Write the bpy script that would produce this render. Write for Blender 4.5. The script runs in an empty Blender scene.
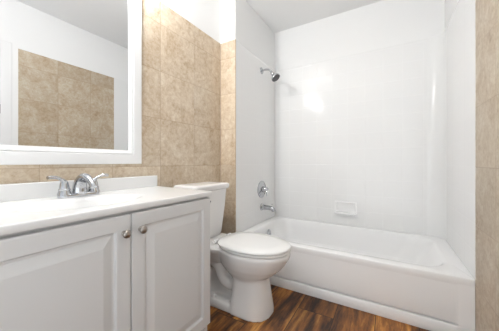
import bpy, bmesh, math
from mathutils import Vector, Matrix

C = bpy.context.scene.collection
PI = math.pi

# ------------------------------------------------------------------ camera
W, H, F = 499.0, 331.0, 235.0
cam = bpy.data.cameras.new('camera')
camo = bpy.data.objects.new('camera', cam)
C.objects.link(camo)
camo.location = (0, 0, 0.952)
camo.rotation_euler = (PI / 2, 0, math.radians(30.51))
cam.sensor_width = 36.0
cam.lens = 36.0 * F / W
cam.shift_y = -3.5 / W
cam.clip_start = 0.02
bpy.context.scene.camera = camo

# ------------------------------------------------------------------ world, exposure
world = bpy.data.worlds.new('world')
bpy.context.scene.world = world
world.use_nodes = True
wt = world.node_tree
wtc = wt.nodes.new('ShaderNodeTexCoord')
wsep = wt.nodes.new('ShaderNodeSeparateXYZ')
wt.links.new(wtc.outputs['Generated'], wsep.inputs[0])
wmr = wt.nodes.new('ShaderNodeMapRange')          # added fill light: world made brighter below the horizon to lift upper walls
wmr.inputs[1].default_value = -0.05
wmr.inputs[2].default_value = 0.30
wmr.inputs[3].default_value = 1.75
wmr.inputs[4].default_value = 0.75
wt.links.new(wsep.outputs[2], wmr.inputs[0])
wt.nodes['Background'].inputs[0].default_value = (0.92, 0.965, 1.0, 1)
wt.links.new(wmr.outputs[0], wt.nodes['Background'].inputs[1])
vs = bpy.context.scene.view_settings
vs.view_transform = 'Standard'
vs.look = 'None'
vs.gamma = 1.0
vs.use_curve_mapping = False
vs.exposure = 0.42

BULB_STRENGTH = 240.0      # the two globes of the vanity light, built at the end

# ------------------------------------------------------------------ materials
def new_mat(name, col=(0.8, 0.8, 0.8), rough=0.5, metal=0.0, spec=0.5, coat=0.0):
    m = bpy.data.materials.new(name)
    m.use_nodes = True
    b = m.node_tree.nodes['Principled BSDF']
    b.inputs['Base Color'].default_value = (*col, 1)
    b.inputs['Roughness'].default_value = rough
    b.inputs['Metallic'].default_value = metal
    b.inputs['Specular IOR Level'].default_value = spec
    b.inputs['Coat Weight'].default_value = coat
    b.inputs['Coat Roughness'].default_value = 0.05
    return m

class NT:
    def __init__(s, m):
        s.t = m.node_tree
        s.b = s.t.nodes['Principled BSDF']
    def n(s, typ, **kw):
        nd = s.t.nodes.new(typ)
        for k, v in kw.items():
            setattr(nd, k, v)
        return nd
    def l(s, a, b):
        s.t.links.new(a, b)
    def math(s, op, a, b=None, c=None):
        nd = s.n('ShaderNodeMath', operation=op)
        for i, v in enumerate((a, b, c)):
            if v is None:
                continue
            if isinstance(v, (int, float)):
                nd.inputs[i].default_value = v
            else:
                s.l(v, nd.inputs[i])
        return nd.outputs[0]
    def ramp(s, fac, stops):
        nd = s.n('ShaderNodeValToRGB')
        e = nd.color_ramp.elements
        while len(e) < len(stops):
            e.new(0.5)
        for el, (p, c) in zip(e, stops):
            el.position = p
            el.color = (*c, 1)
        s.l(fac, nd.inputs[0])
        return nd.outputs[0]
    def noise(s, vec, scale, detail=4, rough=0.5, dist=0.0):
        nd = s.n('ShaderNodeTexNoise')
        nd.inputs['Scale'].default_value = scale
        nd.inputs['Detail'].default_value = detail
        nd.inputs['Roughness'].default_value = rough
        nd.inputs['Distortion'].default_value = dist
        s.l(vec, nd.inputs['Vector'])
        return nd.outputs[0]
    def mix(s, fac, a, b, mode='MIX'):
        nd = s.n('ShaderNodeMix', data_type='RGBA', blend_type=mode)
        if isinstance(fac, (int, float)):
            nd.inputs[0].default_value = fac
        else:
            s.l(fac, nd.inputs[0])
        for i, v in ((6, a), (7, b)):
            if isinstance(v, tuple):
                nd.inputs[i].default_value = (*v, 1)
            else:
                s.l(v, nd.inputs[i])
        return nd.outputs[2]
    def bump(s, h, strength, dist):
        nd = s.n('ShaderNodeBump')
        nd.inputs['Strength'].default_value = strength
        nd.inputs['Distance'].default_value = dist
        s.l(h, nd.inputs['Height'])
        s.l(nd.outputs[0], s.b.inputs['Normal'])
    def pos(s):
        g = s.n('ShaderNodeNewGeometry')
        sp = s.n('ShaderNodeSeparateXYZ')
        s.l(g.outputs['Position'], sp.inputs[0])
        return g.outputs['Position'], sp.outputs

def seam(nt, coord, origin, size, width):
    """0..1, 1 inside the joint; also the cell number"""
    u = nt.math('DIVIDE', nt.math('SUBTRACT', coord, origin), size)
    cell = nt.math('FLOOR', u)
    fr = nt.math('SUBTRACT', u, cell)
    d = nt.math('MINIMUM', fr, nt.math('SUBTRACT', 1.0, fr))
    w = width / size
    nd = nt.n('ShaderNodeMapRange')
    nd.inputs[1].default_value = w * 0.5
    nd.inputs[2].default_value = w
    nd.inputs[3].default_value = 1.0
    nd.inputs[4].default_value = 0.0
    nt.l(d, nd.inputs[0])
    return nd.outputs[0], cell

def stone_tile(name, axis, origin, tint=(1, 1, 1)):
    m = new_mat(name, rough=0.38, spec=0.4)
    nt = NT(m)
    p, sp = nt.pos()
    jz, cz = seam(nt, sp[2], 0.0, 0.3085, 0.0028)
    jy, cy = seam(nt, sp[axis], origin, 0.3085, 0.0028)
    cb = nt.n('ShaderNodeCombineXYZ')
    nt.l(cy, cb.inputs[0]); nt.l(cz, cb.inputs[1]); cb.inputs[2].default_value = origin
    wn = nt.n('ShaderNodeTexWhiteNoise', noise_dimensions='3D')
    nt.l(cb.outputs[0], wn.inputs[0])
    off = nt.n('ShaderNodeVectorMath', operation='MULTIPLY_ADD')
    nt.l(wn.outputs['Color'], off.inputs[0])
    off.inputs[1].default_value = (7, 7, 7)
    nt.l(p, off.inputs[2])
    v = off.outputs[0]
    n1 = nt.noise(v, 8.0, 7, 0.68, 0.9)
    n2 = nt.noise(v, 42.0, 5, 0.7, 0.4)
    n3 = nt.noise(v, 11.0, 3, 0.5, 2.5)
    f = nt.math('ADD', nt.math('MULTIPLY', n1, 0.56), nt.math('MULTIPLY', n2, 0.44))
    def T(c):
        return tuple(a * b for a, b in zip(c, tint))
    col = nt.ramp(f, [(0.32, T((0.44, 0.32, 0.20))), (0.43, T((0.61, 0.49, 0.35))),
                      (0.52, T((0.71, 0.61, 0.47))), (0.66, T((0.83, 0.76, 0.64)))])
    vein = nt.math('SUBTRACT', 1.0, nt.math('MULTIPLY', nt.math('ABSOLUTE', nt.math('SUBTRACT', n3, 0.5)), 22.0))
    vein = nt.math('MULTIPLY', nt.math('MAXIMUM', vein, 0.0), 0.28)
    col = nt.mix(vein, col, T((0.46, 0.32, 0.20)))
    val = nt.math('ADD', nt.math('MULTIPLY', wn.outputs['Value'], 0.10), 0.94)
    hs = nt.n('ShaderNodeHueSaturation')
    nt.l(col, hs.inputs['Color']); nt.l(val, hs.inputs['Value'])
    j = nt.math('MAXIMUM', jz, jy)
    gm = nt.math('MULTIPLY', nt.math('MULTIPLY', nt.noise(p, 2.3, 1, 0.5), 1.1), j)
    col = nt.mix(gm, hs.outputs[0], T((0.44, 0.31, 0.20)))
    nt.l(col, nt.b.inputs['Base Color'])
    h = nt.math('SUBTRACT', nt.math('MULTIPLY', n2, 0.25), j)
    nt.bump(h, 0.35, 0.002)
    return m

def gloss_tile(name, axis, origin, k=1.0):
    m = new_mat(name, (0.88, 0.88, 0.875), rough=0.10, spec=0.5)
    nt = NT(m)
    p, sp = nt.pos()
    jz, cz = seam(nt, sp[2], 0.03, 0.15, 0.0045)
    jy, cy = seam(nt, sp[axis], origin, 0.15, 0.0045)
    j = nt.math('MAXIMUM', jz, jy)
    n = nt.noise(p, 6.0, 2, 0.5)
    h = nt.math('ADD', nt.math('MULTIPLY', j, -1.0), nt.math('MULTIPLY', n, 1.4))
    nt.bump(h, 0.40 * k, 0.0016)
    nt.l(nt.mix(nt.math('MULTIPLY', j, 0.5 * k), (0.88, 0.88, 0.875), (0.92, 0.92, 0.915)), nt.b.inputs['Base Color'])
    return m

def painted(name, col, rough=0.55, bump=0.12):
    m = new_mat(name, col, rough, spec=0.35)
    nt = NT(m)
    p, _ = nt.pos()
    nt.bump(nt.noise(p, 90.0, 3, 0.6), bump, 0.001)
    return m

def wood_floor():
    m = new_mat('wood_plank_floor', rough=0.42, spec=0.4)
    nt = NT(m)
    p, sp = nt.pos()
    jx, cx = seam(nt, sp[0], -0.505, 0.22, 0.003)
    shift = nt.math('MULTIPLY', nt.math('FRACT', nt.math('MULTIPLY', nt.math('ADD', cx, 37.0), 0.3719)), 1.2)
    y2 = nt.math('ADD', sp[1], shift)
    jy, cy = seam(nt, y2, 0.0, 1.2, 0.003)
    cb = nt.n('ShaderNodeCombineXYZ')
    nt.l(cx, cb.inputs[0]); nt.l(cy, cb.inputs[1])
    wn = nt.n('ShaderNodeTexWhiteNoise', noise_dimensions='3D')
    nt.l(cb.outputs[0], wn.inputs[0])
    off = nt.n('ShaderNodeVectorMath', operation='MULTIPLY_ADD')
    nt.l(wn.outputs['Color'], off.inputs[0]); off.inputs[1].default_value = (9, 9, 9)
    nt.l(p, off.inputs[2])
    st = nt.n('ShaderNodeVectorMath', operation='MULTIPLY')
    nt.l(off.outputs[0], st.inputs[0]); st.inputs[1].default_value = (1.0, 0.16, 1.0)
    v = st.outputs[0]
    broad = nt.noise(v, 11.0, 3, 0.5, 0.8)
    grain = nt.noise(v, 70.0, 5, 0.7, 0.5)
    f = nt.math('ADD', nt.math('MULTIPLY', broad, 0.72), nt.math('MULTIPLY', grain, 0.28))
    col = nt.ramp(f, [(0.39, (0.030, 0.014, 0.009)), (0.46, (0.110, 0.043, 0.016)),
                      (0.54, (0.27, 0.105, 0.026)), (0.64, (0.56, 0.27, 0.065))])
    val = nt.math('ADD', nt.math('MULTIPLY', wn.outputs['Value'], 0.55), 0.72)
    hs = nt.n('ShaderNodeHueSaturation')
    nt.l(col, hs.inputs['Color']); nt.l(val, hs.inputs['Value'])
    j = nt.math('MAXIMUM', jx, jy)
    nt.l(nt.mix(j, hs.outputs[0], (0.02, 0.01, 0.006)), nt.b.inputs['Base Color'])
    nt.bump(nt.math('SUBTRACT', nt.math('MULTIPLY', grain, 0.5), j), 0.3, 0.001)
    return m

def brushed(name, col, rough):
    m = new_mat(name, col, rough, metal=1.0)
    nt = NT(m)
    p, _ = nt.pos()
    n = nt.noise(p, 60.0, 2)
    nt.l(nt.math('ADD', nt.math('MULTIPLY', n, 0.08), rough - 0.04), nt.b.inputs['Roughness'])
    return m

def emitter(name, col, strength):
    m = new_mat(name, (0.9, 0.9, 0.9), 0.4)
    b = m.node_tree.nodes['Principled BSDF']
    b.inputs['Emission Color'].default_value = (*col, 1)
    b.inputs['Emission Strength'].default_value = strength
    return m

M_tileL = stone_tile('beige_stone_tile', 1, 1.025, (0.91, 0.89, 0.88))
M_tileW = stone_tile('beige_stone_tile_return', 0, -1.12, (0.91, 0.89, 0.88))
M_tileR = stone_tile('beige_stone_tile_right_shaded', 1, 0.78, (0.75, 0.73, 0.71))  # same tile, darker tint paints in the weaker light on the right wall
M_gx = gloss_tile('white_gloss_tile_long', 0, -0.64)
M_gy = gloss_tile('white_gloss_tile_end', 1, 2.479)
M_gyR = gloss_tile('white_gloss_tile_right_end', 1, 2.479, 0.35)
M_gplain = painted('white_gloss_corner', (0.88, 0.88, 0.875), 0.14, 0.0)
M_wall = painted('white_wall_paint', (0.87, 0.87, 0.865))
M_ceil = painted('ceiling_paint', (0.88, 0.88, 0.875), 0.7)
M_trim = painted('trim_paint', (0.84, 0.84, 0.835), 0.35, 0.03)
M_floor = wood_floor()
M_cab = painted('cabinet_paint', (0.68, 0.68, 0.68), 0.38, 0.03)
M_dark = new_mat('cabinet_gap_shadow', (0.10, 0.09, 0.08), 0.8)
M_top = painted('cultured_marble', (0.80, 0.80, 0.795), 0.16, 0.01)
M_porc = painted('porcelain', (0.83, 0.82, 0.81), 0.09, 0.0)
M_seat = painted('seat_plastic', (0.86, 0.86, 0.85), 0.2, 0.0)
M_tub = painted('tub_acrylic', (0.92, 0.92, 0.92), 0.16, 0.0)
M_frame = painted('mirror_frame_paint', (0.84, 0.84, 0.84), 0.3, 0.0)
M_mirror = new_mat('mirror_silver', (0.77, 0.785, 0.80), 0.0, metal=1.0)
M_chrome = brushed('chrome', (0.50, 0.51, 0.53), 0.09)
M_nickel = brushed('brushed_nickel', (0.40, 0.37, 0.34), 0.30)
M_face = new_mat('dark_spray_face', (0.06, 0.06, 0.065), 0.35)
M_caulk = painted('caulk', (0.80, 0.80, 0.80), 0.5)
M_glow = emitter('bulb_glow', (1.0, 0.985, 0.97), BULB_STRENGTH)

# ------------------------------------------------------------------ helpers
def obj(name, bm, mat, parent=None, smooth=None, bevel=0.0, seg=2, sub=0):
    bmesh.ops.recalc_face_normals(bm, faces=bm.faces[:])
    me = bpy.data.meshes.new(name)
    bm.to_mesh(me)
    bm.free()
    me.materials.append(mat)
    o = bpy.data.objects.new(name, me)
    C.objects.link(o)
    if parent is not None:
        o.parent = parent
        o.matrix_parent_inverse = Matrix.Translation(-parent_world(parent))
    if bevel:
        b = o.modifiers.new('bevel', 'BEVEL')
        b.width, b.segments, b.limit_method = bevel, seg, 'ANGLE'
        b.angle_limit = math.radians(40)
        for p in me.polygons: p.use_smooth = True
        try:
            me.set_sharp_from_angle(angle=math.radians(50))
        except Exception:
            pass
        b.harden_normals = False
    if sub:
        s = o.modifiers.new('sub', 'SUBSURF')
        s.levels = s.render_levels = sub
    if smooth:
        for p in me.polygons: p.use_smooth = True
        if smooth is not True:
            me.set_sharp_from_angle(angle=math.radians(smooth))
    return o

def parent_world(o):
    # parts hang from an Empty at the thing's base; meshes themselves sit at the origin
    return o.location.copy() if o.type == 'EMPTY' else Vector((0, 0, 0))

def thing(name, label, cat, loc=(0, 0, 0), group=None):
    o = bpy.data.objects.new(name, None)
    o.empty_display_size = 0.05
    o.location = loc
    C.objects.link(o)
    o['label'] = label; o['category'] = cat
    if group: o['group'] = group
    return o

def tag(o, label, cat, group=None):
    o['label'] = label; o['category'] = cat
    if group: o['group'] = group
    return o

def struct(o):
    o['kind'] = 'structure'
    return o

def box(bm, x0, x1, y0, y1, z0, z1):
    v = [bm.verts.new((x, y, z)) for x in (x0, x1) for y in (y0, y1) for z in (z0, z1)]
    for f in ((0, 1, 3, 2), (4, 6, 7, 5), (0, 4, 5, 1), (2, 3, 7, 6), (0, 2, 6, 4), (1, 5, 7, 3)):
        bm.faces.new([v[i] for i in f])
    return bm

def B(*a):
    return box(bmesh.new(), *a)

def rings(bm, rs, cap0=True, cap1=True, closed=True):
    vs = [[bm.verts.new(p) for p in r] for r in rs]
    n = len(vs[0])
    for a, b in zip(vs, vs[1:]):
        for i in range(n if closed else n - 1):
            j = (i + 1) % n
            bm.faces.new((a[i], a[j], b[j], b[i]))
    if cap0: bm.faces.new(vs[0][::-1])
    if cap1: bm.faces.new(vs[-1])
    return bm

def frame_of(d):
    d = Vector(d).normalized()
    u = d.cross(Vector((0, 0, 1)))
    if u.length < 1e-4: u = Vector((0, 1, 0))
    u.normalize()
    return u, u.cross(d).normalized()

def tube(bm, pts, rad, n=20, cap=True, flat=None):
    """sweep a circle (or ellipse: flat = (ru, rv) factors) along pts"""
    pts = [Vector(p) for p in pts]
    if isinstance(rad, (int, float)): rad = [rad] * len(pts)
    d0 = (pts[1] - pts[0]).normalized()
    u, v = frame_of(d0)
    rs = []
    for i, p in enumerate(pts):
        a = pts[max(i - 1, 0)]; b = pts[min(i + 1, len(pts) - 1)]
        d = (b - a).normalized()
        u = (u - d * u.dot(d)).normalized()
        v = d.cross(u).normalized()
        fu, fv = flat if flat else (1, 1)
        rs.append([p + (u * math.cos(2 * PI * k / n) * fu + v * math.sin(2 * PI * k / n) * fv) * rad[i] for k in range(n)])
    rings(bm, rs, cap, cap)
    return bm

def lathe(bm, origin, axis, prof, n=32):
    """prof: (distance along axis, radius)"""
    o = Vector(origin); d = Vector(axis).normalized()
    u, v = frame_of(d)
    rings(bm, [[o + d * t + (u * math.cos(2 * PI * k / n) + v * math.sin(2 * PI * k / n)) * max(r, 1e-4) for k in range(n)] for t, r in prof])
    return bm

def arc(pts, n=24):
    """Catmull-Rom through points"""
    P = [Vector(p) for p in pts]
    P = [P[0] * 2 - P[1]] + P + [P[-1] * 2 - P[-2]]
    out = []
    segs = len(P) - 3
    m = max(2, n // segs)
    for s in range(segs):
        a, b, c, d = P[s:s + 4]
        for k in range(m):
            t = k / m
            out.append(0.5 * ((2 * b) + (c - a) * t + (2 * a - 5 * b + 4 * c - d) * t * t + (3 * b - a - 3 * c + d) * t ** 3))
    out.append(P[-2])
    return out

def panel_rings(bm, y0, y1, z0, z1, steps, xf, back=None, fill=True):
    """front lying in the YZ plane facing +X; steps: (inset, x)"""
    rs = []
    if back is not None:
        rs.append([(back, y0, z0), (back, y1, z0), (back, y1, z1), (back, y0, z1)])
    for i, x in steps:
        rs.append([(xf + x, y0 + i, z0 + i), (xf + x, y1 - i, z0 + i), (xf + x, y1 - i, z1 - i), (xf + x, y0 + i, z1 - i)])
    rings(bm, rs, back is not None, fill)
    return bm

def rrect(x0, x1, y0, y1, r, z, n=10):
    r = min(r, (x1 - x0) / 2 - 1e-4, (y1 - y0) / 2 - 1e-4)
    out = []
    for cx, cy, a0 in ((x1 - r, y1 - r, 0), (x0 + r, y1 - r, PI / 2), (x0 + r, y0 + r, PI), (x1 - r, y0 + r, 1.5 * PI)):
        for k in range(n + 1):
            a = a0 + PI / 2 * k / n
            out.append((cx + r * math.cos(a), cy + r * math.sin(a), z))
    return out

# ------------------------------------------------------------------ dimensions (metres)
XL, XF, XR = -1.278, -1.12, 0.395       # tiled vanity wall, faucet wall, right wall
YW, YB, YD = 1.665, 2.479, -0.62        # tub front, long tub wall, doorway wall
ZC, ZT = 2.44, 2.0
G = 0.009                               # tile thickness

# ------------------------------------------------------------------ shell
struct(obj('floor', B(XL - 0.05, XR + 0.05, YD - 0.12, YB + 0.05, -0.05, 0.0), M_floor))
struct(obj('ceiling', B(XL - 0.12, XR + 0.12, YD - 0.12, YB + 0.12, ZC, ZC + 0.06), M_ceil))
wl = struct(obj('wall_left', B(XL - G - 0.1, XL - G, YD, YW + G, 0, ZC), M_wall))
obj('stone_tiling', B(XL - G, XL, YD, YW, 0, ZT), M_tileL, wl, bevel=0.002)
ws = struct(obj('wall_shower', B(XL - G - 0.1, XF - G, YW + G, YB + G, 0, ZC), M_wall))
obj('stone_tiling', B(XL, XF, YW, YW + G, 0, ZT), M_tileW, ws, bevel=0.002)
obj('gloss_tiling', B(XF - G, XF, YW + G, YB, 0.3, ZT), M_gy, ws)
wb = struct(obj('wall_back', B(XL - G - 0.1, XR + G + 0.1, YB + G, YB + G + 0.1, 0, ZC), M_wall))
obj('gloss_tiling', B(XF, XR, YB, YB + G, 0.3, ZT), M_gx, wb)
# rounded corner piece of the surround, far right
cr = 0.11
pts = [(XR - cr + cr * math.sin(PI / 2 * k / 12), YB - cr + cr * math.cos(PI / 2 * k / 12)) for k in range(13)]
bm = bmesh.new()
rings(bm, [[(x, y, z) for x, y in pts] + [(XR, YB, z)] for z in (0.333, ZT - 0.001)])
obj('corner_cove', bm, M_gplain, wb, smooth=60)
# right wall, with a door opening
DY0, DY1, DZ = -0.04, 0.670, 1.963
bm = bmesh.new()
box(bm, XR + G, XR + G + 0.1, DY1, YB + G, 0, ZC)
box(bm, XR + G, XR + G + 0.1, DY0, DY1, DZ, ZC)
box(bm, XR + G, XR + G + 0.1, YD, DY0, 0, ZC)
wr = struct(obj('wall_right', bm, M_wall))
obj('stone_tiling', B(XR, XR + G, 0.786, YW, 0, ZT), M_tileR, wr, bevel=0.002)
obj('gloss_tiling', B(XR, XR + G, YW, YB, 0.3, ZT), M_gyR, wr)
# door in the right wall (shows at the edge of the mirror)
dr = struct(obj('door_1', panel_rings(bmesh.new(), DY0 + 0.003, DY1 - 0.003, 0.01, DZ - 0.003,
      [(0, -0.0), (0.11, 0.0), (0.12, 0.008), (0.15, 0.008), (0.165, 0.003)], XR + 0.02, XR + 0.055), M_trim))
bm = bmesh.new()
box(bm, XR + 0.003, XR + G, DY1, DY1 + 0.075, 0, DZ + 0.07)
box(bm, XR + 0.003, XR + G, DY0 - 0.075, DY1, DZ, DZ + 0.07)
box(bm, XR + 0.003, XR + G, DY0 - 0.075, DY0, 0, DZ)
struct(obj('trim_2', bm, M_trim, bevel=0.003))
for z in (0.25, 1.42):
    obj('hinge', lathe(bmesh.new(), (XR + 0.008, DY1 - 0.004, z - 0.04), (0, 0, 1), [(0, 0.001), (0, 0.006), (0.08, 0.006), (0.08, 0.001)], 12), M_nickel, dr)
obj('door_handle', lathe(bmesh.new(), (XR + 0.02, 0.0 - 0.03, 0.95), (-1, 0, 0), [(0, 0.028), (0.008, 0.028), (0.012, 0.011), (0.03, 0.011), (0.036, 0.024), (0.05, 0.027), (0.058, 0.02), (0.06, 0.001)], 24), M_nickel, dr, smooth=40)
# ------------------------------------------------------------------ bathtub
TZ = 0.332
tub = thing('bathtub', 'white alcove bathtub with a straight apron along the dark wood floor', 'bathtub', (-0.36, 2.07, 0))
x0, x1, y0, y1 = XF + 0.001, XR - 0.001, YW, YB - 0.001
def inset(x0, x1, y0, y1, l, r, f, b, rad, z):
    return rrect(x0 + l, x1 - r, y0 + f, y1 - b, rad, z)
rs = [inset(x0, x1, y0, y1, 0, 0, 0.003, 0, 0.002, 0.285),
      inset(x0, x1, y0, y1, 0, 0, 0.001, 0, 0.002, 0.300),
      inset(x0, x1, y0, y1, 0, 0, 0.0, 0, 0.002, TZ - 0.007),
      inset(x0, x1, y0, y1, 0, 0, 0.002, 0, 0.002, TZ - 0.002),
      inset(x0, x1, y0, y1, 0, 0, 0.007, 0, 0.002, TZ),
      inset(x0, x1, y0, y1, 0.065, 0.075, 0.075, 0.045, 0.16, TZ + 0.001),
      inset(x0, x1, y0, y1, 0.072, 0.084, 0.082, 0.052, 0.16, TZ - 0.003),
      inset(x0, x1, y0, y1, 0.078, 0.096, 0.089, 0.058, 0.16, TZ - 0.014),
      inset(x0, x1, y0, y1, 0.088, 0.130, 0.100, 0.068, 0.16, TZ - 0.07),
      inset(x0, x1, y0, y1, 0.105, 0.210, 0.125, 0.090, 0.16, TZ - 0.19),
      inset(x0, x1, y0, y1, 0.120, 0.260, 0.145, 0.110, 0.15, TZ - 0.24),
      inset(x0, x1, y0, y1, 0.160, 0.310, 0.185, 0.150, 0.12, TZ - 0.262),
      inset(x0, x1, y0, y1, 0.240, 0.400, 0.260, 0.230, 0.08, TZ - 0.266)]
obj('basin', rings(bmesh.new(), rs, False, True), M_tub, tub, smooth=60)
# apron: slightly recessed face above a proud foot strip, return at the right end
bm = bmesh.new()
N = 24
prof = [(0.030, 0.0), (-0.005, 0.0), (-0.006, 0.003), (-0.006, 0.064), (-0.004, 0.067), (0.016, 0.068), (0.016, 0.077), (-0.001, 0.079), (-0.002, 0.083), (0.001, 0.20), (0.003, 0.300), (0.02, 0.300)]
flat = [(0.030, 0.0), (-0.005, 0.0), (-0.006, 0.003), (-0.006, 0.064), (-0.006, 0.067), (-0.006, 0.068), (-0.006, 0.077), (-0.006, 0.079), (-0.005, 0.083), (-0.002, 0.20), (0.002, 0.300), (0.02, 0.300)]
rs = []
for x, w in ((x0, 0), (x0 + 0.05, 0), (x0 + 0.06, 1), (x1 - 0.085, 1), (x1 - 0.078, 0.75), (x1 - 0.071, 0.1), (x1 - 0.066, 0), (x1 - 0.004, 0), (x1, 0)):
    rs.append([(x, YW + a[0] * w + b[0] * (1 - w), a[1]) for a, b in zip(prof, flat)])
rings(bm, rs, True, True)
obj('apron', bm, M_tub, tub, smooth=50)
# overflow plate and drain
ov = obj('overflow_plate', lathe(bmesh.new(), (XF + 0.104, 2.10, 0.250), (1, 0, 0.14), [(0, 0.001), (0, 0.036), (0.004, 0.036), (0.009, 0.030), (0.011, 0.014), (0.010, 0.001)]), M_chrome, tub, smooth=40)
obj('trip_lever', tube(bmesh.new(), arc([(XF + 0.112, 2.10, 0.250), (XF + 0.124, 2.10, 0.249), (XF + 0.128, 2.10, 0.235)], 8), 0.004, 10), M_chrome, ov, smooth=40)
obj('drain', lathe(bmesh.new(), (XF + 0.32, 2.09, TZ - 0.266), (0, 0, 1), [(0, 0.001), (0, 0.036), (0.003, 0.034), (0.004, 0.022), (0.001, 0.001)]), M_chrome, tub, smooth=40)

# soap dish on the long wall
sd = thing('soap_dish', 'white moulded soap dish with a ledge on the long shower wall', 'soap dish', (-0.36, YB, 0.45))
def xz_rr(xa, xb, za, zb, r, y):
    return [(p[0], y, p[1]) for p in rrect(xa, xb, za, zb, r, 0)]
rs = [xz_rr(-0.462, -0.258, 0.440, 0.565, 0.012, YB), xz_rr(-0.462, -0.258, 0.440, 0.565, 0.012, YB - 0.006),
      xz_rr(-0.456, -0.264, 0.446, 0.559, 0.010, YB - 0.010), xz_rr(-0.446, -0.274, 0.456, 0.549, 0.010, YB - 0.010),
      xz_rr(-0.440, -0.280, 0.462, 0.543, 0.012, YB - 0.003)]
obj('back_plate', rings(bmesh.new(), rs), M_tub, sd, smooth=40)
rs = [xz_rr(-0.456, -0.264, 0.440, 0.462, 0.009, YB - 0.004), xz_rr(-0.454, -0.266, 0.442, 0.464, 0.009, YB - 0.05),
      xz_rr(-0.448, -0.272, 0.445, 0.462, 0.007, YB - 0.058)]
obj('ledge', rings(bmesh.new(), rs), M_tub, sd, smooth=50)

# ------------------------------------------------------------------ shower fittings on the faucet wall
YV = 2.145
sh = thing('shower_fixture', 'chrome shower head on a bent arm high on the white tiled end wall', 'shower head', (XF, YV, 1.89))
obj('flange', lathe(bmesh.new(), (XF, YV, 1.89), (1, 0, 0), [(0, 0.001), (0, 0.034), (0.004, 0.033), (0.011, 0.020), (0.014, 0.012), (0.014, 0.001)]), M_chrome, sh, smooth=40)
obj('shower_arm', tube(bmesh.new(), arc([(XF + 0.004, YV, 1.89), (XF + 0.05, YV, 1.892), (XF + 0.09, YV, 1.880), (XF + 0.120, YV, 1.844)], 24), 0.0105, 16), M_chrome, sh, smooth=40)
hd = Vector((0.62, -0.05, -0.78)).normalized()
ho = Vector((XF + 0.112, YV, 1.850))
hb = obj('spray_head', lathe(bmesh.new(), ho, hd, [(0, 0.001), (0, 0.013), (0.012, 0.018), (0.022, 0.018), (0.03, 0.014), (0.042, 0.020), (0.066, 0.044), (0.078, 0.048), (0.084, 0.046), (0.084, 0.001)]), M_chrome, sh, smooth=40)
obj('spray_face', lathe(bmesh.new(), ho + hd * 0.084, hd, [(-0.002, 0.001), (-0.002, 0.0445), (0.002, 0.043), (0.003, 0.001)]), M_face, hb, smooth=40)['label'] = 'dark grey nozzle face'

vz = 0.672
va = thing('shower_valve', 'round chrome shower valve with a lever above the tub spout', 'shower valve', (XF, YV, vz))
obj('escutcheon', lathe(bmesh.new(), (XF, YV, vz), (1, 0, 0), [(0, 0.001), (0, 0.088), (0.004, 0.087), (0.010, 0.078), (0.012, 0.058), (0.016, 0.052), (0.018, 0.040), (0.018, 0.001)], 48), M_chrome, va, smooth=30)
obj('valve_stem', lathe(bmesh.new(), (XF + 0.017, YV, vz), (1, 0, 0), [(0, 0.001), (0, 0.030), (0.02, 0.027), (0.045, 0.024), (0.053, 0.018), (0.055, 0.001)]), M_chrome, va, smooth=40)
obj('lever', tube(bmesh.new(), arc([(XF + 0.060, YV, vz + 0.008), (XF + 0.068, YV - 0.018, vz - 0.022), (XF + 0.074, YV - 0.032, vz - 0.062)], 12), [0.011] * 4 + [0.009] * 4 + [0.008] * 5, 14), M_chrome, va, smooth=50)
for a in (0.9, 0.9 + PI):
    sc = obj('screw', lathe(bmesh.new(), (XF + 0.010, YV + 0.066 * math.cos(a), vz + 0.066 * math.sin(a)), (1, 0, 0), [(0, 0.001), (0, 0.006), (0.004, 0.005), (0.005, 0.001)], 12), M_chrome, va, smooth=40)

tz = 0.490
ts = thing('tub_spout', 'chrome tub spout jutting from the end wall above the bathtub', 'tub spout', (XF, YV, tz))
obj('spout_flange', lathe(bmesh.new(), (XF, YV, tz), (1, 0, 0), [(0, 0.001), (0, 0.036), (0.010, 0.034), (0.014, 0.026), (0.014, 0.001)]), M_chrome, ts, smooth=40)
obj('spout_body', tube(bmesh.new(), arc([(XF + 0.006, YV, tz), (XF + 0.05, YV, tz), (XF + 0.10, YV, tz - 0.001), (XF + 0.128, YV, tz - 0.010), (XF + 0.138, YV, tz - 0.032)], 20), [0.026] * 5 + [0.0235] * 5 + [0.022] * 5 + [0.022] * 6, 24), M_chrome, ts, smooth=50)
obj('diverter_knob', lathe(bmesh.new(), (XF + 0.118, YV, tz + 0.015), (0, 0, 1), [(0, 0.004), (0.014, 0.004), (0.016, 0.008), (0.024, 0.008), (0.027, 0.001)], 16), M_chrome, ts, smooth=40)

# ------------------------------------------------------------------ vanity cabinet
CX = -0.815          # carcass front
VY0, VY1 = 0.077, 0.947
DT = 0.021
cab = thing('vanity_cabinet', 'light grey vanity cabinet with two raised panel doors', 'cabinet', (-1.04, 0.49, 0))
bm = bmesh.new()
box(bm, XL + 0.001, CX, VY0, VY0 + 0.018, 0.0, 0.776)
box(bm, XL + 0.001, CX, VY1 - 0.018, VY1, 0.0, 0.776)
box(bm, XL + 0.001, CX, VY0 + 0.018, VY1 - 0.018, 0.10, 0.118)
box(bm, CX - 0.02, CX, VY0 + 0.018, VY1 - 0.018, 0.118, 0.16)
box(bm, CX - 0.02, CX, VY0 + 0.018, VY1 - 0.018, 0.70, 0.776)
box(bm, CX - 0.02, CX, VY0 + 0.018, VY0 + 0.05, 0.16, 0.70)
box(bm, CX - 0.02, CX, VY1 - 0.05, VY1 - 0.018, 0.16, 0.70)
box(bm, CX - 0.02, CX, 0.48, 0.54, 0.16, 0.70)
obj('carcass', bm, M_cab, cab)
obj('toe_kick', B(CX - 0.08, CX - 0.065, VY0 + 0.018, VY1 - 0.018, 0.0, 0.10), M_cab, cab)
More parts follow.
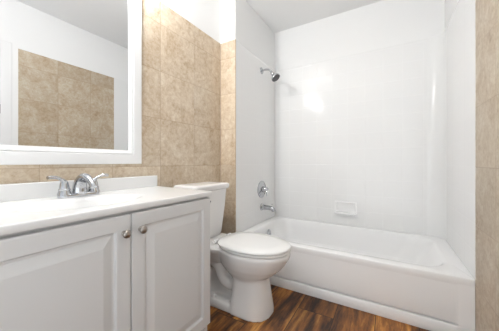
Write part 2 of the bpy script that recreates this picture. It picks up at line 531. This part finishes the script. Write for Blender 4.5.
steps = [(0, DT - 0.004), (0.0012, DT - 0.0012), (0.004, DT), (0.050, DT), (0.0525, DT - 0.0015), (0.0545, DT - 0.007), (0.057, DT - 0.010), (0.064, DT - 0.0105), (0.067, DT - 0.009), (0.094, DT - 0.0005), (0.096, DT)]
mid = 0.512
doors = []
for ya, yb, ky in ((VY0, mid - 0.0018, mid - 0.029), (mid + 0.0018, VY1, mid + 0.034)):
    d = obj('door', panel_rings(bmesh.new(), ya, yb, 0.118, 0.766, steps, CX + 0.001, CX + 0.001), M_cab, cab)
    k = obj('knob', lathe(bmesh.new(), (CX + 0.001 + DT, ky, 0.704), (1, 0, 0), [(0, 0.001), (0, 0.009), (0.002, 0.008), (0.005, 0.0055), (0.011, 0.0055), (0.014, 0.010), (0.018, 0.0145), (0.023, 0.0145), (0.027, 0.011), (0.0285, 0.001)], 28), M_nickel, d, smooth=60)
    k['label'] = 'round brushed nickel knob'

# vanity top with integral bowl, thin front edge and backsplash
TT = 0.800
top = thing('countertop', 'glossy white vanity top with integral basin and low backsplash', 'countertop', (-1.04, 0.49, 0.776))
xa, xb, ya = XL + 0.001, -0.790, 0.06
def yend(x):
    return 0.990 + (0.955 - 0.990) * (x - xa) / (xb - xa)
nx, ny = 48, 84
def dz(x, y):
    e = math.sqrt(((x + 1.015) / 0.125) ** 2 + ((y - 0.47) / 0.185) ** 2)
    if e >= 1.25: return 0.0
    t = min(1.0, (1.25 - e) / 0.95)
    return -0.115 * (t * t * (3 - 2 * t)) ** 1.15
bm = bmesh.new()
g = []
for i in range(nx + 1):
    row = []
    x = xa + (xb - 0.004 - xa) * i / nx
    for j in range(ny + 1):
        y = ya + 0.003 + (yend(x) - 0.003 - ya - 0.003) * j / ny
        row.append(bm.verts.new((x, y, TT + dz(x, y))))
    g.append(row)
for i in range(nx):
    for j in range(ny):
        bm.faces.new((g[i][j], g[i + 1][j], g[i + 1][j + 1], g[i][j + 1]))
# edge band
loop = [g[i][0] for i in range(nx + 1)] + [g[nx][j] for j in range(1, ny + 1)] + [g[i][ny] for i in range(nx - 1, -1, -1)]
def outer(v, e, z):
    x, y = v.co.x, v.co.y
    if v in setF: x = xb - 0.004 + e
    if y < ya + 0.004: y = ya + 0.003 - e
    if v in setR: y = yend(v.co.x) - 0.003 + e
    return bm.verts.new((x, y, z))
setF = set(g[nx][j] for j in range(ny + 1)); setR = set(g[i][ny] for i in range(nx + 1))
prev = loop
for e, z in ((0.003, TT - 0.0012), (0.004, TT - 0.005), (0.004, TT - 0.019), (0.002, TT - 0.0225), (-0.03, TT - 0.0225)):
    cur = [outer(v, e, z) for v in loop]
    for a in range(len(loop) - 1):
        bm.faces.new((prev[a], prev[a + 1], cur[a + 1], cur[a]))
    prev = cur
obj('counter_slab', bm, M_top, top, smooth=60)
obj('backsplash', B(XL + 0.001, XL + 0.019, ya, yend(xa) - 0.001, TT - 0.001, TT + 0.067), M_top, top, bevel=0.004, seg=3)
obj('basin_drain', lathe(bmesh.new(), (-1.015, 0.47, TT - 0.1155), (0, 0, 1), [(0, 0.001), (0, 0.024), (0.003, 0.022), (0.004, 0.012), (0.006, 0.001)]), M_chrome, top, smooth=40)

# ------------------------------------------------------------------ faucet
fx, fy, fz = -1.188, 0.520, TT + 0.0003
fa = thing('faucet', 'chrome two handle centerset faucet on the white vanity top', 'faucet', (fx, fy, fz))
bp = [[(p[0], p[1], fz + z) for p in rrect(fx - 0.026 + i, fx + 0.026 - i, fy - 0.082 + i, fy + 0.082 - i, 0.026, 0)] for i, z in ((0.001, 0.0), (0, 0.002), (0, 0.010), (0.003, 0.015), (0.008, 0.017))]
obj('base_plate', rings(bmesh.new(), bp), M_chrome, fa, smooth=50)
sp = arc([(fx - 0.002, fy, fz + 0.012), (fx + 0.004, fy, fz + 0.05), (fx + 0.026, fy, fz + 0.078), (fx + 0.058, fy, fz + 0.084), (fx + 0.092, fy, fz + 0.070), (fx + 0.114, fy, fz + 0.052)], 30)
nn = len(sp)
obj('spout', tube(bmesh.new(), sp, [0.031 - 0.0185 * min(1, (k / (nn - 1)) * 1.25) for k in range(nn)], 24, True), M_chrome, fa, smooth=60)
obj('aerator', lathe(bmesh.new(), sp[-1], (0.55, 0, -0.8), [(-0.006, 0.001), (-0.006, 0.0125), (0.008, 0.0125), (0.010, 0.010), (0.010, 0.001)]), M_chrome, fa, smooth=40)
for s in (-1, 1):
    hy = fy + s * 0.058
    h = obj('handle', lathe(bmesh.new(), (fx, hy, fz + 0.012), (0, 0, 1), [(0, 0.001), (0, 0.025), (0.006, 0.024), (0.018, 0.020), (0.020, 0.0215), (0.024, 0.0215), (0.026, 0.019), (0.042, 0.0165), (0.056, 0.013), (0.063, 0.007), (0.065, 0.001)], 28), M_chrome, fa, smooth=40)
    lv = arc([(fx, hy, fz + 0.068), (fx + 0.004, hy + s * 0.018, fz + 0.082), (fx + 0.006, hy + s * 0.038, fz + 0.089), (fx + 0.008, hy + s * 0.060, fz + 0.088)], 18)
    obj('lever', tube(bmesh.new(), lv, [0.011 if k < 4 else 0.0085 + 0.002 * (k / len(lv)) for k in range(len(lv))], 16, True, (1.0, 0.7)), M_chrome, h, smooth=60)
obj('lift_rod', lathe(bmesh.new(), (fx - 0.022, fy, fz + 0.012), (0, 0, 1), [(0, 0.001), (0, 0.0025), (0.05, 0.0025), (0.052, 0.006), (0.060, 0.006), (0.063, 0.001)], 14), M_chrome, fa, smooth=40)

# ------------------------------------------------------------------ framed mirror
mi = thing('wall_mirror', 'large mirror in a wide white frame on the beige tiled wall', 'mirror', (XL, 0.49, 0.94))
my0, my1, mz0, mz1 = 0.12, 0.878, 0.941, 1.985
bm = bmesh.new()
prof = [(0.0, 0.001), (0.0, 0.016), (0.003, 0.019), (0.030, 0.022), (0.051, 0.020), (0.0525, 0.018), (0.053, 0.008), (0.0555, 0.008), (0.056, 0.014), (0.062, 0.0135), (0.066, 0.010), (0.078, 0.0065), (0.078, 0.001)]
panel_rings(bm, my0, my1, mz0, mz1, prof, XL, None, False)
obj('frame', bm, M_frame, mi, smooth=35)
obj('glass', B(XL + 0.001, XL + 0.006, my0 + 0.072, my1 - 0.072, mz0 + 0.072, mz1 - 0.072), M_mirror, mi)

# ------------------------------------------------------------------ toilet
TY = 1.322
DX = 0.014         # bowl, foot and seat stand a little further from the wall
to = thing('toilet', 'white two piece toilet with closed lid beside the vanity', 'toilet', (-0.9, TY, 0))
def egg(xc, af, ab, b, z, pf=2.0, pb=2.0, n=48, yc=TY):
    out = []
    for k in range(n):
        t = 2 * PI * k / n
        c, s = math.cos(t), math.sin(t)
        p = pf if c > 0 else pb
        x = DX + xc + (af if c > 0 else ab) * math.copysign(abs(c) ** (2 / p), c)
        y = yc + b * math.copysign(abs(s) ** (2 / p), s)
        out.append((x, y, z))
    return out
bm = bmesh.new()
# bowl
rings(bm, [egg(-0.80, 0.10, 0.12, 0.085, 0.200), egg(-0.79, 0.125, 0.15, 0.105, 0.225), egg(-0.785, 0.170, 0.19, 0.132, 0.26),
           egg(-0.775, 0.205, 0.23, 0.155, 0.30), egg(-0.77, 0.232, 0.25, 0.170, 0.345), egg(-0.765, 0.244, 0.27, 0.176, 0.375),
           egg(-0.765, 0.246, 0.28, 0.178, 0.395), egg(-0.765, 0.236, 0.27, 0.170, 0.403)])
# shelf behind the bowl, carrying the tank
rings(bm, [egg(-1.05, 0.15, 0.14, 0.10, 0.29, 3, 4), egg(-1.06, 0.17, 0.18, 0.135, 0.345, 3, 5), egg(-1.06, 0.18, 0.19, 0.155, 0.375, 3, 6), egg(-1.06, 0.18, 0.19, 0.155, 0.400, 3, 6)])
# front pedestal
rings(bm, [egg(-0.79, 0.156, 0.10, 0.126, 0.0, 2.5, 5), egg(-0.79, 0.154, 0.10, 0.124, 0.03, 2.5, 5), egg(-0.79, 0.140, 0.09, 0.110, 0.12, 2.5, 5),
           egg(-0.79, 0.128, 0.085, 0.099, 0.20, 2.5, 5), egg(-0.79, 0.124, 0.085, 0.097, 0.27, 2.5, 5)])
# foot running back to the wall
rings(bm, [egg(-0.98, 0.26, 0.24, 0.118, 0.0, 3, 5), egg(-0.98, 0.26, 0.24, 0.118, 0.030, 3, 5), egg(-0.98, 0.25, 0.23, 0.105, 0.055, 3, 5)])
# waist and trapway
rings(bm, [egg(-0.98, 0.20, 0.20, 0.034, 0.03, 3, 4), egg(-0.98, 0.20, 0.18, 0.030, 0.16, 3, 4), egg(-0.99, 0.20, 0.18, 0.035, 0.35, 3, 4)])
for s in (-1, 1):
    tube(bm, arc([(-0.80, TY + s * 0.045, 0.22), (-0.87, TY + s * 0.052, 0.155), (-0.945, TY + s * 0.056, 0.175), (-0.985, TY + s * 0.056, 0.25), (-1.045, TY + s * 0.056, 0.275), (-1.10, TY + s * 0.056, 0.22), (-1.125, TY + s * 0.056, 0.12), (-1.13, TY + s * 0.056, 0.03)], 42), 0.037, 16)
bowl = obj('bowl', bm, M_porc, to)
rm = bowl.modifiers.new('remesh', 'REMESH'); rm.mode = 'VOXEL'; rm.voxel_size = 0.0065; rm.use_smooth_shade = True
sm = bowl.modifiers.new('smooth', 'SMOOTH')
sm.factor = 0.6; sm.iterations = 5
for s in (-1, 1):
    obj('bolt_cap', lathe(bmesh.new(), (-1.0, TY + s * 0.092, 0.052), (0, 0, 1), [(-0.004, 0.001), (-0.004, 0.014), (0.010, 0.013), (0.018, 0.008), (0.020, 0.001)], 20), M_porc, to, smooth=50)
# seat and lid
sx = -0.762
obj('seat', rings(bmesh.new(), [egg(sx, 0.238, 0.215, 0.172, 0.405, 2, 2.6), egg(sx, 0.243, 0.220, 0.177, 0.409, 2, 2.6), egg(sx, 0.243, 0.220, 0.177, 0.417, 2, 2.6), egg(sx, 0.239, 0.216, 0.173, 0.421, 2, 2.6)]), M_seat, to, smooth=40)
obj('lid', rings(bmesh.new(), [egg(sx, 0.240, 0.222, 0.175, 0.4235, 2, 2.8), egg(sx, 0.246, 0.228, 0.181, 0.427, 2, 2.8), egg(sx, 0.246, 0.228, 0.181, 0.434, 2, 2.8),
                               egg(sx, 0.238, 0.220, 0.173, 0.441, 2, 2.8), egg(sx, 0.17, 0.16, 0.12, 0.446, 2, 2.6), egg(sx, 0.06, 0.06, 0.04, 0.448)]), M_seat, to, smooth=50)
for s in (-1, 1):
    obj('hinge', lathe(bmesh.new(), (-0.998, TY + s * 0.075 - 0.022, 0.420), (0, 1, 0), [(0, 0.001), (0.001, 0.012), (0.043, 0.012), (0.044, 0.001)], 18), M_seat, to, smooth=50)
# tank
ty0, ty1 = 1.118, 1.482
def tk(i, z, fi=0.0):
    return rrect(XL + 0.022 + i * 0.3, -1.062 - i + fi, ty0 + i, ty1 - i, 0.035, z, 6)
tank = obj('tank', rings(bmesh.new(), [tk(0.048, 0.400), tk(0.036, 0.404), tk(0.028, 0.43), tk(0.010, 0.62), tk(0.002, 0.752)]), M_porc, to, smooth=50)
def tl(e, z):
    return rrect(XL + 0.012 - e * 0.5, -1.048 + e, ty0 - 0.012 - e, ty1 + 0.010 + e, 0.03, z, 6)
obj('tank_lid', rings(bmesh.new(), [tl(-0.008, 0.752), tl(-0.002, 0.757), tl(0.0, 0.766), tl(0.001, 0.780), tl(-0.002, 0.789), tl(-0.012, 0.794), tl(-0.05, 0.796)]), M_porc, to, smooth=50)
lv = obj('flush_lever', lathe(bmesh.new(), (-1.066, ty0 + 0.055, 0.69), (1, 0, 0), [(0, 0.001), (0, 0.014), (0.006, 0.013), (0.018, 0.008), (0.020, 0.001)], 20), M_chrome, to, smooth=50)
obj('lever_arm', tube(bmesh.new(), [(-1.052, ty0 + 0.055, 0.69), (-1.048, ty0 + 0.10, 0.684), (-1.046, ty0 + 0.13, 0.682)], [0.005, 0.006, 0.007], 12), M_chrome, lv, smooth=50)

# ------------------------------------------------------------------ lamps (above the frame)
vl = thing('vanity_light', 'two globe vanity light bar mounted above the framed mirror', 'wall lamp', (XL, 0.52, 2.07))
obj('back_plate', panel_rings(bmesh.new(), 0.24, 0.80, 2.02, 2.12, [(0, 0.018), (0.004, 0.024), (0.012, 0.026)], XL - G, XL - G), M_chrome, vl, smooth=30)
for y in (0.29, 0.75):
    obj('socket', lathe(bmesh.new(), (XL + 0.014, y, 2.07), (1, 0, 0), [(0, 0.001), (0, 0.03), (0.02, 0.026), (0.036, 0.020), (0.036, 0.001)]), M_chrome, vl, smooth=40)
    b = bmesh.new()
    lathe(b, (XL + 0.045, y, 2.07), (1, 0, 0), [(0, 0.012)] + [(0.04 - 0.036 * math.cos(a), 0.036 * math.sin(a)) for a in [PI * k / 14 for k in range(2, 15)]], 28)
    obj('globe_bulb', b, M_glow, vl, smooth=50)
